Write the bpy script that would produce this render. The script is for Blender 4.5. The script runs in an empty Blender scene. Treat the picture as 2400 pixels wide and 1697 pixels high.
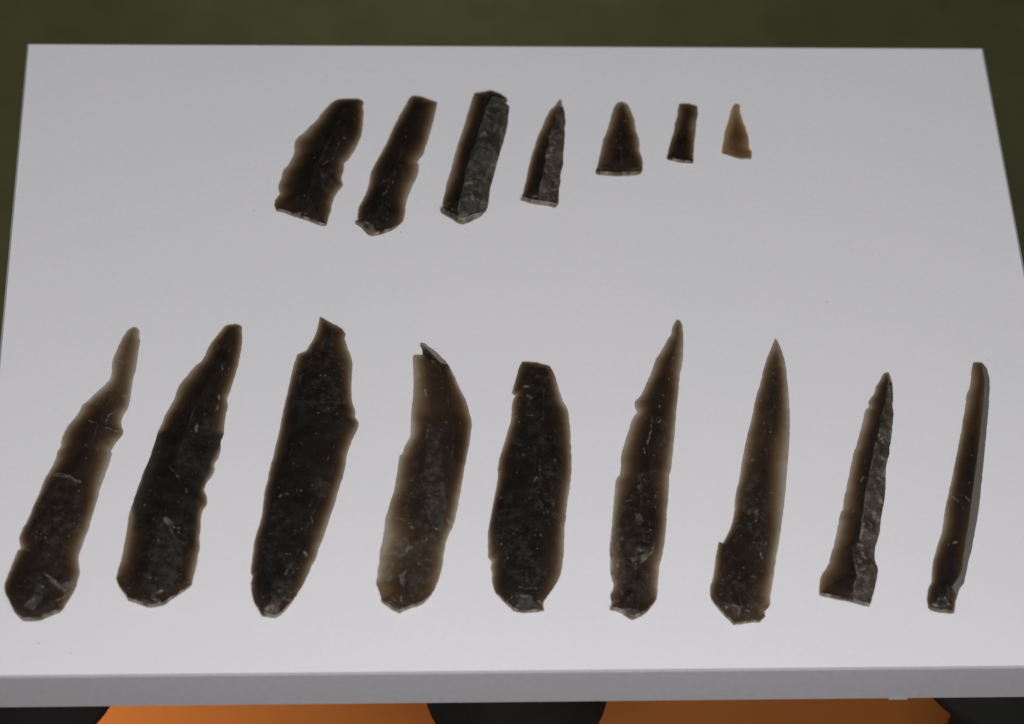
import bpy, math, random
import numpy as np
from mathutils import Vector, Matrix, Euler
from mathutils.geometry import delaunay_2d_cdt

# ------------------------------------------------------------------ camera, world, lamps, exposure
scene = bpy.context.scene
col = scene.collection
FPX = 6310.986
CAM_EUL = (0.621724257, -0.0485342108, -0.0377993425)
CAM_LOC = (0.147671882, -0.521278347, 0.941247916)
cd = bpy.data.cameras.new('camera'); cam = bpy.data.objects.new('camera', cd); col.objects.link(cam)
cam.location = CAM_LOC; cam.rotation_euler = CAM_EUL
cd.sensor_width = 36; cd.lens = FPX / 2400 * 36
cd.clip_start = 0.01; cd.clip_end = 20
cd.dof.use_dof = True; cd.dof.aperture_fstop = 8
scene.camera = cam
RM = np.array(Euler(CAM_EUL, 'XYZ').to_matrix()); CL = np.array(CAM_LOC)
def plane(px, z=0.0):                       # photo pixel -> point on the plane at height z
    px = np.atleast_2d(np.asarray(px, float))
    d = np.stack([(px[:, 0] - 1200) / FPX, -(px[:, 1] - 848.5) / FPX, -np.ones(len(px))], 1) @ RM.T
    t = (z - CL[2]) / d[:, 2]
    return CL + d * t[:, None]
def proj(P):
    v = (np.asarray(P, float) - CL) @ RM
    return np.stack([1200 + FPX * v[:, 0] / -v[:, 2], 848.5 - FPX * v[:, 1] / -v[:, 2]], 1)
foc = plane([(1200, 900)])[0]
cd.dof.focus_distance = float(-((foc - CL) @ RM)[2])

W = bpy.data.worlds.new('World'); scene.world = W; W.use_nodes = True
W.node_tree.nodes['Background'].inputs[0].default_value = (.93, .92, .93, 1)
W.node_tree.nodes['Background'].inputs[1].default_value = 0.12
scene.view_settings.view_transform = 'Standard'; scene.view_settings.look = 'None'
scene.view_settings.exposure = 0; scene.view_settings.gamma = 1
scene.render.engine = 'CYCLES'
scene.cycles.transparent_max_bounces = 24
scene.cycles.max_bounces = 8
scene.cycles.use_denoising = True

def area(name, loc, target, sx, sy, power, color):
    l = bpy.data.lights.new(name, 'AREA'); l.shape = 'RECTANGLE'; l.size = sx; l.size_y = sy
    l.energy = power; l.color = color
    o = bpy.data.objects.new(name, l); col.objects.link(o); o.location = loc
    o.rotation_euler = (Vector(target) - Vector(loc)).to_track_quat('-Z', 'Y').to_euler()
    return o
area('case_tube_lamp', (0.225, -0.42, 0.55), (0.225, 0.12, 0), 0.42, 0.05, 3.15, (1, .985, 1))
area('warm_floor_lamp', (-0.10, 0.10, -0.20), (0.06, 0.28, -0.35), 0.08, 0.08, .56, (1, .80, .55))

rl = area('rear_floor_lamp', (0.21, 0.78, 0.30), (0.21, 0.78, -.35), 0.12, 0.08, .26, (1, 1, .92)); rl.data.spread = math.radians(95)

# ------------------------------------------------------------------ helpers
def tag(o, label=None, cat=None, group=None, kind=None):
    for k, v in (('label', label), ('category', cat), ('group', group), ('kind', kind)):
        if v: o[k] = v
    return o
def mesh_obj(name, verts, faces, mat, parent=None, bevel=0, loc=None):
    me = bpy.data.meshes.new(name); me.from_pydata([tuple(v) for v in verts], [], faces); me.update()
    if mat: me.materials.append(mat)
    o = bpy.data.objects.new(name, me); col.objects.link(o)
    if parent: o.parent = parent
    if loc is not None: o.location = loc
    if bevel:
        b = o.modifiers.new('bevel', 'BEVEL'); b.width = bevel; b.segments = 3; b.limit_method = 'ANGLE'
    return o
def box(name, x0, x1, y0, y1, z0, z1, mat, parent=None, bevel=0):
    v = [(x, y, z) for z in (z0, z1) for y in (y0, y1) for x in (x0, x1)]
    f = [(0, 2, 3, 1), (4, 5, 7, 6), (0, 1, 5, 4), (2, 6, 7, 3), (0, 4, 6, 2), (1, 3, 7, 5)]
    return mesh_obj(name, v, f, mat, parent, bevel)
class NT:
    def __init__(s, name):
        s.m = bpy.data.materials.new(name); s.m.use_nodes = True; s.t = s.m.node_tree; s.t.nodes.clear()
    def n(s, typ, **kw):
        nd = s.t.nodes.new(typ)
        for k, v in kw.items():
            if k.startswith('i_'):
                key = k[2:]; key = int(key) if key.isdigit() else key.replace('_', ' ')
                nd.inputs[key].default_value = v
            else: setattr(nd, k, v)
        return nd
    def l(s, a, b): s.t.links.new(a, b)
    def math(s, op, a, b=None, clamp=False):
        nd = s.t.nodes.new('ShaderNodeMath'); nd.operation = op; nd.use_clamp = clamp
        for i, x in enumerate((a, b)):
            if x is None: continue
            if isinstance(x, (int, float)): nd.inputs[i].default_value = x
            else: s.l(x, nd.inputs[i])
        return nd.outputs[0]
    def mixc(s, fac, a, b, blend='MIX'):
        nd = s.t.nodes.new('ShaderNodeMix'); nd.data_type = 'RGBA'; nd.blend_type = blend
        for sock, x in ((nd.inputs[0], fac), (nd.inputs[6], a), (nd.inputs[7], b)):
            if isinstance(x, (int, float)): sock.default_value = x
            elif isinstance(x, tuple): sock.default_value = (*x, 1) if len(x) == 3 else x
            else: s.l(x, sock)
        return nd.outputs[2]
    def noise(s, scale, detail=3, rough=.55, vec=None):
        nd = s.n('ShaderNodeTexNoise'); nd.inputs['Scale'].default_value = scale
        nd.inputs['Detail'].default_value = detail; nd.inputs['Roughness'].default_value = rough
        if vec is None:
            if not hasattr(s, 'tc'): s.tc = s.n('ShaderNodeTexCoord')
            vec = s.tc.outputs['Object']
        s.l(vec, nd.inputs['Vector']); return nd.outputs['Fac']
    def ramp(s, fac, a, b):
        nd = s.n('ShaderNodeMapRange'); nd.inputs[1].default_value = a; nd.inputs[2].default_value = b
        s.l(fac, nd.inputs[0]); return nd.outputs[0]
def simple(name, colr, rough=.6, nscale=200, namt=.15, bump=0.0, bscale=1500, spec=.4, metallic=0):
    k = NT(name); p = k.n('ShaderNodeBsdfPrincipled'); o = k.n('ShaderNodeOutputMaterial'); k.l(p.outputs[0], o.inputs[0])
    f = k.ramp(k.noise(nscale, 4), .3, .7)
    k.l(k.mixc(f, tuple(c * (1 - namt) for c in colr), tuple(min(1, c * (1 + namt)) for c in colr)), p.inputs['Base Color'])
    p.inputs['Roughness'].default_value = rough; p.inputs['Specular IOR Level'].default_value = spec; p.inputs['Metallic'].default_value = metallic
    if bump:
        b = k.n('ShaderNodeBump'); b.inputs['Strength'].default_value = bump; b.inputs['Distance'].default_value = .0003
        k.l(k.noise(bscale, 3), b.inputs['Height']); k.l(b.outputs[0], p.inputs['Normal'])
    return k.m

# ------------------------------------------------------------------ materials
def sheet_material():
    k = NT('opal_acrylic'); o = k.n('ShaderNodeOutputMaterial'); p = k.n('ShaderNodeBsdfPrincipled')
    big = k.ramp(k.noise(9, 3), .35, .65); fine = k.ramp(k.noise(420, 4, .7), .3, .7)
    c = k.mixc(big, (.785, .775, .795), (.81, .795, .82)); c = k.mixc(k.math('MULTIPLY', fine, .5), c, (.72, .725, .725))
    # sparse dust specks
    v = k.n('ShaderNodeTexVoronoi'); v.inputs['Scale'].default_value = 75; v.inputs['Randomness'].default_value = 1
    k.l(k.tc.outputs['Object'], v.inputs['Vector'])
    dot = k.math('LESS_THAN', v.outputs['Distance'], .035)
    sep = k.n('ShaderNodeSeparateColor'); k.l(v.outputs['Color'], sep.inputs[0])
    keep = k.math('GREATER_THAN', sep.outputs[0], .86)
    dust = k.math('MULTIPLY', dot, keep); dust = k.math('MULTIPLY', dust, .38)
    c = k.mixc(dust, c, (.12, .11, .10))
    k.l(c, p.inputs['Base Color']); p.inputs['Roughness'].default_value = .55; p.inputs['Specular IOR Level'].default_value = .25
    em = k.mixc(dust, (1.0, .985, 1.02), (.25, .25, .25)); em = k.mixc(k.math('MULTIPLY', fine, .5), em, (.93, .93, .93))
    k.l(em, p.inputs['Emission Color']); p.inputs['Emission Strength'].default_value = .185
    b = k.n('ShaderNodeBump'); b.inputs['Strength'].default_value = .12; b.inputs['Distance'].default_value = .0002
    k.l(k.noise(900, 3), b.inputs['Height']); k.l(b.outputs[0], p.inputs['Normal'])
    k.l(p.outputs[0], o.inputs[0]); return k.m
M_SHEET = sheet_material()
M_TRAY = simple('white_painted_metal', (.50, .525, .56), .55, 300, .04, .15, 2500, .3)
M_RIM = simple('white_rim_edge', (.66, .65, .66), .5, 500, .06)
M_GREEN = simple('olive_green_fabric', (.150, .158, .078), .95, 30, .10, .6, 2600, .1)
M_ORANGE = simple('orange_painted_floor', (.42, .142, .032), .7, 14, .06, .2, 900, .2)
M_BLACK = simple('black_matt_metal', (.016, .016, .014), .7, 40, .2, .1, 900, .15)
M_TAPE = simple('clear_film', (.36, .35, .34), .5)

def flint(name, tint=(1, 1, 1), speck_and_sheen=.5, cortex_tone=(.11, .09, .075), seed=0.0, milk=(.135, .128, .118), k_abs=1150):
    k = NT(name); out = k.n('ShaderNodeOutputMaterial')
    k.tc = k.n('ShaderNodeTexCoord'); mp = k.n('ShaderNodeMapping'); k.l(k.tc.outputs['Object'], mp.inputs[0])
    mp.inputs['Location'].default_value = (seed * .37, seed * .71, seed * .13); V = mp.outputs[0]
    def att(n): a = k.n('ShaderNodeAttribute', attribute_name=n); return a
    cor = att('cortex').outputs['Fac']; drk = att('stain').outputs['Fac']; chp = att('chip').outputs['Fac']; sp = att('speck_and_sheen').outputs['Fac']
    patc = att('patina_sheen')
    # surface colour of the stone, with facet sheen painted into it
    n1 = k.ramp(k.noise(160, 5, .6, V), .35, .65)
    base = k.mixc(n1, milk, tuple(c * .55 for c in milk))
    n2 = k.ramp(k.noise(520, 4, .7, V), .42, .62); n3 = k.ramp(k.noise(240, 5, .65, V), .40, .62)
    ct = k.mixc(n2, tuple(c * .55 for c in cortex_tone), tuple(min(1, c * 1.25) for c in cortex_tone))
    ct = k.mixc(n3, ct, tuple(c * .42 for c in cortex_tone))
    n4 = k.ramp(k.noise(700, 3, .6, V), .60, .68)
    ct = k.mixc(k.math('MULTIPLY', n4, .6), ct, (.24, .21, .17))
    n5 = k.ramp(k.noise(100, 4, .65, V), .44, .58)
    ct = k.mixc(k.math('MULTIPLY', n5, .82), ct, (.022, .017, .013))
    n6 = k.ramp(k.noise(190, 5, .7, V), .56, .66)
    ct = k.mixc(k.math('MULTIPLY', n6, .65), ct, tuple(min(1, c * 2.4) for c in cortex_tone))
    c = k.mixc(cor, base, ct)
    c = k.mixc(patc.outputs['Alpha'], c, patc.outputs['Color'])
    # white flecks and scratches, plus grey mist painted for sheen and glints
    v = k.n('ShaderNodeTexVoronoi'); v.inputs['Scale'].default_value = 620; k.l(V, v.inputs['Vector'])
    wob = k.noise(1500, 2, .6, V)
    rad = k.math('ADD', k.math('MULTIPLY', wob, .34), -.02)
    sep = k.n('ShaderNodeSeparateColor'); k.l(v.outputs['Color'], sep.inputs[0])
    fl = k.math('MULTIPLY', k.math('LESS_THAN', v.outputs['Distance'], rad), k.math('GREATER_THAN', sep.outputs[0], k.math('SUBTRACT', 1.02, k.math('MULTIPLY', sp, .14 * speck_and_sheen))))
    sheen_mist = k.math('MULTIPLY', k.math('MULTIPLY', k.ramp(k.noise(230, 7, .78, V), .48, .68), sp), .62 * speck_and_sheen)
    c = k.mixc(sheen_mist, c, (.22, .215, .205))
    c = k.mixc(k.math('MULTIPLY', fl, .75), c, (.30, .28, .25))
    chn = k.ramp(k.noise(900, 4, .7, V), .25, .65)
    chf = k.math('MULTIPLY', chp, k.math('ADD', k.math('MULTIPLY', chn, .6), .4), True)
    c = k.mixc(chf, c, (.46, .40, .33))
    p = k.n('ShaderNodeBsdfPrincipled'); k.l(c, p.inputs['Base Color'])
    rg = k.math('ADD', k.math('MULTIPLY', cor, .3), .36); k.l(rg, p.inputs['Roughness']); p.inputs['IOR'].default_value = 1.5
    b = k.n('ShaderNodeBump'); b.inputs['Strength'].default_value = .55; b.inputs['Distance'].default_value = .00025
    hh = k.math('ADD', k.noise(900, 4, .6, V), k.math('MULTIPLY', cor, k.noise(450, 5, .7, V)))
    k.l(hh, b.inputs['Height']); k.l(b.outputs[0], p.inputs['Normal'])
    tr = k.n('ShaderNodeBsdfTransparent')
    sc = k.math('SUBTRACT', 1, drk, True)
    cl = k.ramp(k.noise(70, 4, .6, V), .33, .62)
    tcol = k.mixc(cl, tuple(x * y for x, y in zip(tint, (.90, .86, .81))), tuple(min(1, x * 1.0) for x in tint))
    mul = k.n('ShaderNodeVectorMath', operation='SCALE'); k.l(tcol, mul.inputs[0]); k.l(sc, mul.inputs['Scale'])
    k.l(mul.outputs[0], tr.inputs[0])
    opq = k.math('MAXIMUM', k.math('MULTIPLY', cor, .86), k.math('MULTIPLY', chf, .85))
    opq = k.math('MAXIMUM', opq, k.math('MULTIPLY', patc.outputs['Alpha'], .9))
    opq = k.math('MAXIMUM', opq, k.math('MULTIPLY', fl, .6))
    opq = k.math('MAXIMUM', opq, k.math('ADD', k.math('MULTIPLY', sheen_mist, .5), .16))
    mx = k.n('ShaderNodeMixShader'); k.l(opq, mx.inputs[0]); k.l(tr.outputs[0], mx.inputs[1]); k.l(p.outputs[0], mx.inputs[2])
    k.l(mx.outputs[0], out.inputs[0])
    va = k.n('ShaderNodeVolumeAbsorption'); va.inputs['Color'].default_value = (.55, .405, .17, 1); va.inputs['Density'].default_value = k_abs * 1.95
    k.l(va.outputs[0], out.inputs['Volume'])
    return k.m

# ------------------------------------------------------------------ the light box
LW, LD, LH = 0.45, 0.3345, 0.0248
root = bpy.data.objects.new('light_box', None); col.objects.link(root); root.location = (LW / 2, LD / 2, -LH)
tag(root, 'flat light box with a white top and grey front edge under all the flints', 'light box')
def rel(o):
    o.parent = root; o.matrix_parent_inverse = Matrix.Translation(root.location).inverted(); return o
w = .0008
rel(box('diffuser_sheet', w, LW - w, w + .00022, LD - w, -.004, 0, M_SHEET))
fp = rel(box('front_panel', 0, LW, 0, w, -LH, .00005, M_TRAY, bevel=.00018)); fp['label'] = 'grey front edge of the light box'
rel(box('rim_strip', .00005, LW - .00005, -.00018, w - .0001, -.0009, .00012, M_RIM, bevel=.00008))
rel(box('back_panel', 0, LW, LD - w, LD, -LH, .00003, M_TRAY, bevel=.0003))
rel(box('side_panel', 0, w, w, LD - w, -LH, .00003, M_TRAY))
rel(box('side_panel', LW - w, LW, w, LD - w, -LH, .00003, M_TRAY))
rel(box('base_panel', w, LW - w, w, LD - w, -LH, -LH + .001, M_TRAY))
a, b = plane([(2083, 1636.5)], -.0242)[0], plane([(2127, 1637)], -.0242)[0]
rel(box('film_tab', a[0], b[0], -.0007, -.00002, -LH + .00005, -LH + .00028, M_TAPE))

# ------------------------------------------------------------------ the case below and behind it
FZ = -.35
tag(box('case_floor', -1.2, 1.7, -1.2, .36, FZ - .02, FZ, M_ORANGE), kind='structure', label='orange floor of the display case')
tag(box('rear_floor', -1.2, 1.7, .36, .90, FZ - .02, FZ + .004, M_GREEN), kind='structure', label='dark olive green floor behind the light box')
tag(box('back_wall', -1.2, 1.7, .90, .92, FZ - .02, .9, M_GREEN), kind='structure', label='dark olive green back wall of the display case')
def pedestal(x_px, y_px, r_px, lab):
    c, e = plane([(x_px, y_px), (x_px + r_px, y_px)], -.15); R_ = float(np.hypot(*(e - c)[:2])); n = 72; vs = []; fs = []
    prof = [(-LH, .030), (-.10, .031), (-.138, .034), (-.143, R_ - .001), (-.146, R_), (-.149, R_), (-.151, R_ - .002), (-.156, .024), (-.20, .017), (-.30, .017), (FZ + .012, .022), (FZ + .002, .026), (FZ, .026)]
    for z, r in prof: vs += [(r * math.cos(2 * math.pi * i / n), r * math.sin(2 * math.pi * i / n), z - FZ) for i in range(n)]
    for j in range(len(prof) - 1):
        fs += [(j * n + (i + 1) % n, j * n + i, (j + 1) * n + i, (j + 1) * n + (i + 1) % n) for i in range(n)]
    fs += [tuple(range(n)), tuple(reversed(range((len(prof) - 1) * n, len(prof) * n)))]
    o = mesh_obj('pedestal', vs, fs, M_BLACK, loc=(c[0], c[1], FZ)); o.data.shade_smooth()
    tag(o, lab, 'pedestal', 'black pedestals under the light box')
pedestal(52, 1570, 235, 'black pedestal under the left end of the light box')
pedestal(1209, 1607, 215, 'black pedestal under the middle of the light box')
pedestal(2387, 1498, 270, 'black pedestal under the right end of the light box')
BLADES = {
 't1': {'outline': [[849.5,236.6],[852.8,243.2],[850.6,249.9],[852.2,266.5],[851.0,279.8],[850.2,299.8],[846.2,319.7],[839.5,337.5],[829.5,355.2],[815.1,375.2],[808.5,382.9],[805.8,395.1],[802.9,408.4],[800.7,418.4],[803.6,430.6],[802.9,436.1],[795.2,446.1],[785.2,461.6],[778.5,477.2],[775.2,494.9],[770.3,508.2],[769.0,517.1],[765.2,529.3],[757.5,530.4],[744.2,527.1],[726.4,520.4],[704.3,513.1],[682.1,506.0],[664.3,499.3],[648.8,494.9],[644.8,487.1],[643.1,479.4],[646.2,468.3],[655.5,456.1],[652.2,441.7],[653.3,432.8],[659.9,418.4],[662.1,406.2],[665.5,397.3],[673.2,390.7],[684.3,370.7],[690.5,355.2],[689.8,344.1],[693.2,330.8],[698.7,322.0],[713.1,310.9],[728.6,295.3],[744.2,279.8],[750.8,269.8],[761.9,257.6],[775.2,244.3],[788.5,236.6],[804.0,233.7],[821.8,233.3],[837.3,233.3]],'k': 900,'ridges': [[[819.6,235.5],[788.5,293.1],[744.2,390.7],[726.4,443.9],[717.6,499.3]],[[744.2,392.9],[761.9,412.9],[800.7,423.9]]],'chips': [[[757.5,384.0],[768.6,379.6],[780.8,371.8]],[[684.3,499.3],[717.6,499.3]],[[664.3,501.6],[708.7,514.9],[735.3,522.6]]],'spots': [[831.8,278.7],[714.2,456.8],[792.9,337.5],[806.3,324.2]],'T': 4.4,'base': 1.5,'tip': 0.8,'spec': 0.35,'facets': [[[[648.8,492.7],[717.6,508.2],[764.1,523.7],[757.5,530.4],[704.3,513.1],[682.1,506.0]],[0.2,0.155,0.12],0.6,3],[[[744.2,390.7],[810.7,395.1],[797.4,426.2],[775.2,466.1],[753.0,443.9]],[0.1,0.09,0.085],0.35,6],[[[757.5,284.3],[810.7,275.4],[819.6,333.0],[792.9,324.2]],[0.12,0.115,0.11],0.22,8]]},
 't2': {'outline': [[963.0,228.5],[973.2,226.9],[984.6,227.8],[998.3,231.9],[1012.0,237.6],[1024.5,242.2],[1022.2,257.0],[1016.5,282.1],[1009.7,307.1],[1002.9,329.9],[996.5,348.2],[992.6,361.8],[982.4,374.4],[977.3,381.2],[981.9,386.9],[981.2,400.6],[976.7,416.5],[968.7,432.5],[959.6,453.0],[953.2,471.3],[950.0,487.2],[949.3,503.2],[945.9,516.8],[936.8,528.2],[923.1,538.5],[907.1,545.3],[888.9,551.0],[870.7,554.0],[861.5,549.9],[853.6,541.9],[844.4,532.8],[833.1,526.0],[831.9,521.4],[837.6,516.8],[838.8,503.2],[841.0,487.2],[849.0,471.3],[858.1,453.0],[862.7,437.1],[866.1,421.1],[869.5,405.2],[877.5,389.2],[888.9,368.7],[898.0,350.4],[909.4,327.6],[923.1,298.0],[936.8,270.7],[948.2,250.1],[957.3,236.5]],'k': 900,'ridges': [[[982.4,229.6],[955.0,309.4],[927.6,393.8],[895.7,473.5],[884.3,519.1]]],'chips': [[[895.7,457.6],[906.0,447.3]],[[895.7,425.7],[907.1,424.5]],[[845.6,528.2],[859.3,537.4],[879.8,546.5]],[[854.7,519.1],[875.2,532.8]]],'spots': [[951.6,320.8],[960.7,382.4],[877.5,443.9],[922.0,427.9],[907.1,513.4],[861.5,489.5]],'T': 4.6,'base': 1.6,'tip': 1.0,'spec': 0.5,'facets': [[[[837.6,516.8],[859.3,519.1],[884.3,541.9],[870.7,554.0],[853.6,541.9],[833.1,526.0]],[0.23,0.185,0.14],0.7,3]]},
 't3': {'outline': [[1111.6,222.0],[1127.3,220.5],[1148.2,215.7],[1162.9,219.9],[1177.5,226.2],[1188.0,234.6],[1189.1,239.8],[1183.8,242.9],[1191.2,248.2],[1193.9,254.5],[1191.8,269.1],[1189.7,290.1],[1185.9,311.0],[1180.7,329.8],[1175.4,346.6],[1170.2,365.4],[1163.9,386.4],[1158.7,409.4],[1154.5,424.1],[1149.3,440.8],[1147.2,455.5],[1145.1,472.3],[1141.9,489.0],[1135.7,499.5],[1125.2,508.9],[1110.5,516.2],[1098.0,522.5],[1085.4,526.7],[1077.0,525.7],[1060.3,515.2],[1045.6,506.8],[1034.1,499.5],[1031.6,494.2],[1036.8,486.9],[1037.2,472.3],[1042.5,451.3],[1046.6,432.5],[1054.0,409.4],[1061.3,382.2],[1067.6,355.0],[1074.9,334.0],[1083.3,308.9],[1091.7,281.7],[1100.1,254.5],[1106.3,233.5]],'k': 900,'cortex': [[1154.5,225.1],[1139.8,248.2],[1133.6,269.1],[1127.3,290.1],[1118.9,315.2],[1112.6,340.3],[1102.1,359.2],[1098.0,380.1],[1090.6,405.2],[1087.5,426.2],[1083.3,447.1],[1077.0,470.2],[1072.8,493.2],[1079.1,535.1],[1219.4,514.1],[1219.4,241.9]],'cortex_tone': [0.155,0.148,0.125],'ridges': [[[1154.5,225.1],[1139.8,248.2],[1133.6,269.1],[1127.3,290.1],[1118.9,315.2],[1112.6,340.3],[1102.1,359.2],[1098.0,380.1],[1090.6,405.2],[1087.5,426.2],[1083.3,447.1],[1077.0,470.2],[1072.8,493.2]]],'chips': [[[1041.4,480.6],[1054.0,476.4]],[[1047.7,501.6],[1068.6,514.1],[1089.6,514.1]],[[1089.6,432.5],[1104.2,428.3]],[[1060.3,489.0],[1068.6,493.2]],[[1072.8,518.3],[1093.8,518.3]]],'spots': [],'T': 6.5,'base': 3.0,'tip': 1.6,'spec': 0.1,'facets': [[[[1031.6,494.2],[1047.7,499.5],[1072.8,501.6],[1098.0,501.6],[1098.0,522.5],[1081.2,526.3],[1060.3,515.2]],[0.29,0.23,0.175],0.75,3],[[[1039.3,476.4],[1058.2,472.3],[1045.6,493.2],[1036.2,489.0]],[0.26,0.21,0.17],0.5,3]]},
 't4': {'outline': [[1313.1,232.9],[1316.0,237.3],[1318.2,247.6],[1323.4,264.9],[1324.3,275.2],[1326.0,287.3],[1323.4,301.1],[1323.9,316.7],[1322.6,333.9],[1320.8,354.6],[1320.0,375.4],[1318.8,389.2],[1314.8,403.0],[1313.1,415.1],[1313.6,428.9],[1310.5,444.4],[1309.1,461.7],[1308.8,480.7],[1301.0,487.2],[1286.3,484.1],[1269.0,481.5],[1251.8,478.9],[1234.5,474.6],[1220.4,470.6],[1224.2,456.5],[1228.5,439.2],[1233.7,418.5],[1238.0,397.8],[1242.3,380.5],[1246.6,361.6],[1253.5,342.6],[1260.4,321.8],[1269.0,302.9],[1276.0,285.6],[1282.9,270.1],[1289.8,258.0],[1300.1,249.3],[1307.0,239.9]],'k': 800,'cortex': [[1307.0,251.1],[1303.6,268.3],[1300.1,285.6],[1293.2,302.9],[1286.3,320.1],[1286.3,340.8],[1277.7,358.1],[1279.4,378.8],[1274.2,399.5],[1267.3,423.7],[1263.9,441.0],[1262.1,465.1],[1286.3,477.2],[1338.1,478.9],[1338.1,251.1]],'cortex_tone': [0.16,0.13,0.105],'ridges': [[[1307.0,251.1],[1303.6,268.3],[1300.1,285.6],[1293.2,302.9],[1286.3,320.1],[1286.3,340.8],[1277.7,358.1],[1279.4,378.8],[1274.2,399.5],[1267.3,423.7],[1263.9,441.0],[1262.1,465.1]]],'chips': [[[1279.4,366.7],[1288.0,363.3]],[[1291.5,351.2],[1296.7,344.3]],[[1286.3,318.4],[1289.8,317.5]],[[1246.6,463.4],[1257.0,459.9]],[[1296.7,444.4],[1303.6,442.7]]],'spots': [],'T': 4.2,'base': 2.0,'tip': 0.5,'spec': 0.2,'tipglow': 1},
 't5': {'outline': [[1457.3,240.3],[1466.8,243.7],[1473.6,249.8],[1479.0,262.0],[1487.1,281.0],[1488.5,295.9],[1492.5,313.6],[1498.0,325.8],[1499.3,339.3],[1498.6,352.9],[1503.4,366.4],[1506.8,380.0],[1506.8,393.6],[1504.1,404.4],[1498.0,409.2],[1485.8,411.9],[1466.8,413.2],[1450.5,413.9],[1431.5,412.8],[1412.5,411.5],[1397.6,408.5],[1396.0,403.1],[1397.6,396.3],[1401.7,382.7],[1405.8,363.7],[1409.2,347.5],[1413.9,328.5],[1419.3,314.9],[1424.7,300.0],[1429.5,283.7],[1433.6,268.8],[1438.3,255.3],[1445.1,244.4],[1450.5,241.7]],'k': 850,'ridges': [[[1457.3,244.4],[1455.9,314.9],[1455.9,396.3]]],'chips': [[[1407.1,397.6],[1420.7,394.9]],[[1439.7,394.9],[1446.4,392.2]],[[1411.2,407.1],[1436.9,405.8],[1469.5,407.8]],[[1485.8,397.6],[1495.3,390.8]],[[1473.6,397.6],[1480.3,400.3]]],'spots': [[1475.6,312.9],[1487.1,327.1],[1443.7,329.8],[1480.3,355.6],[1464.1,282.4]],'T': 3.6,'base': 1.8,'tip': 0.5,'spec': 0.5,'facets': [[[[1397.6,408.5],[1434.2,405.1],[1474.9,405.1],[1485.8,411.9],[1450.5,413.9]],[0.24,0.19,0.145],0.65,3],[[[1403.1,394.9],[1423.4,388.1],[1424.7,401.7],[1404.4,403.1]],[0.22,0.18,0.14],0.5,3],[[[1484.4,400.3],[1496.6,388.1],[1506.1,390.8],[1502.0,405.8],[1487.1,409.8]],[0.2,0.16,0.13],0.4,4]]},
 't6': {'outline': [[1591.6,246.1],[1602.1,244.6],[1613.2,245.3],[1624.3,247.7],[1634.3,251.6],[1634.8,261.0],[1635.4,269.9],[1632.6,282.1],[1631.5,295.4],[1630.4,308.7],[1628.7,323.1],[1627.1,339.8],[1625.9,358.6],[1624.8,373.0],[1624.3,381.9],[1619.8,383.6],[1606.5,383.0],[1589.9,380.8],[1573.3,376.9],[1565.0,374.2],[1562.2,370.8],[1564.4,363.1],[1567.7,346.4],[1571.1,333.1],[1574.4,323.1],[1578.3,312.0],[1581.0,299.8],[1580.5,291.0],[1584.4,282.1],[1587.7,269.9],[1588.8,258.8]],'k': 1500,'tint': [0.97,0.97,0.96],'ridges': [[[1616.5,246.6],[1602.1,308.7],[1593.2,375.3]]],'chips': [[[1586.6,374.2],[1602.1,376.4]]],'spots': [[1578.8,367.5],[1583.3,318.7]],'T': 2.9,'base': 1.2,'tip': 0.8,'spec': 0.15,'facets': [[[[1565.0,374.2],[1573.3,371.9],[1624.3,377.5],[1624.3,381.9],[1606.5,383.0],[1589.9,380.8]],[0.19,0.165,0.13],0.5,3]]},
 't7': {'outline': [[1722.1,245.5],[1729.9,245.0],[1733.8,247.7],[1734.3,257.7],[1736.5,268.8],[1741.0,284.3],[1746.5,297.6],[1751.0,312.0],[1753.7,325.4],[1755.4,339.8],[1755.9,348.6],[1762.0,355.3],[1762.6,363.1],[1759.8,373.6],[1749.8,373.6],[1738.8,374.2],[1725.5,370.8],[1712.1,366.4],[1698.8,362.5],[1692.2,359.7],[1691.1,355.3],[1693.8,339.8],[1696.1,323.1],[1699.4,306.5],[1704.4,291.0],[1708.8,275.5],[1712.7,262.1],[1716.6,252.2]],'k': 650,'tint': [1,0.92,0.8],'ridges': [[[1727.7,247.7],[1729.9,297.6],[1723.2,364.2]]],'chips': [],'spots': [[1726.6,330.9],[1718.8,339.8]],'T': 1.5,'base': 0.6,'tip': 0.4,'spec': 0.05},
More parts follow.
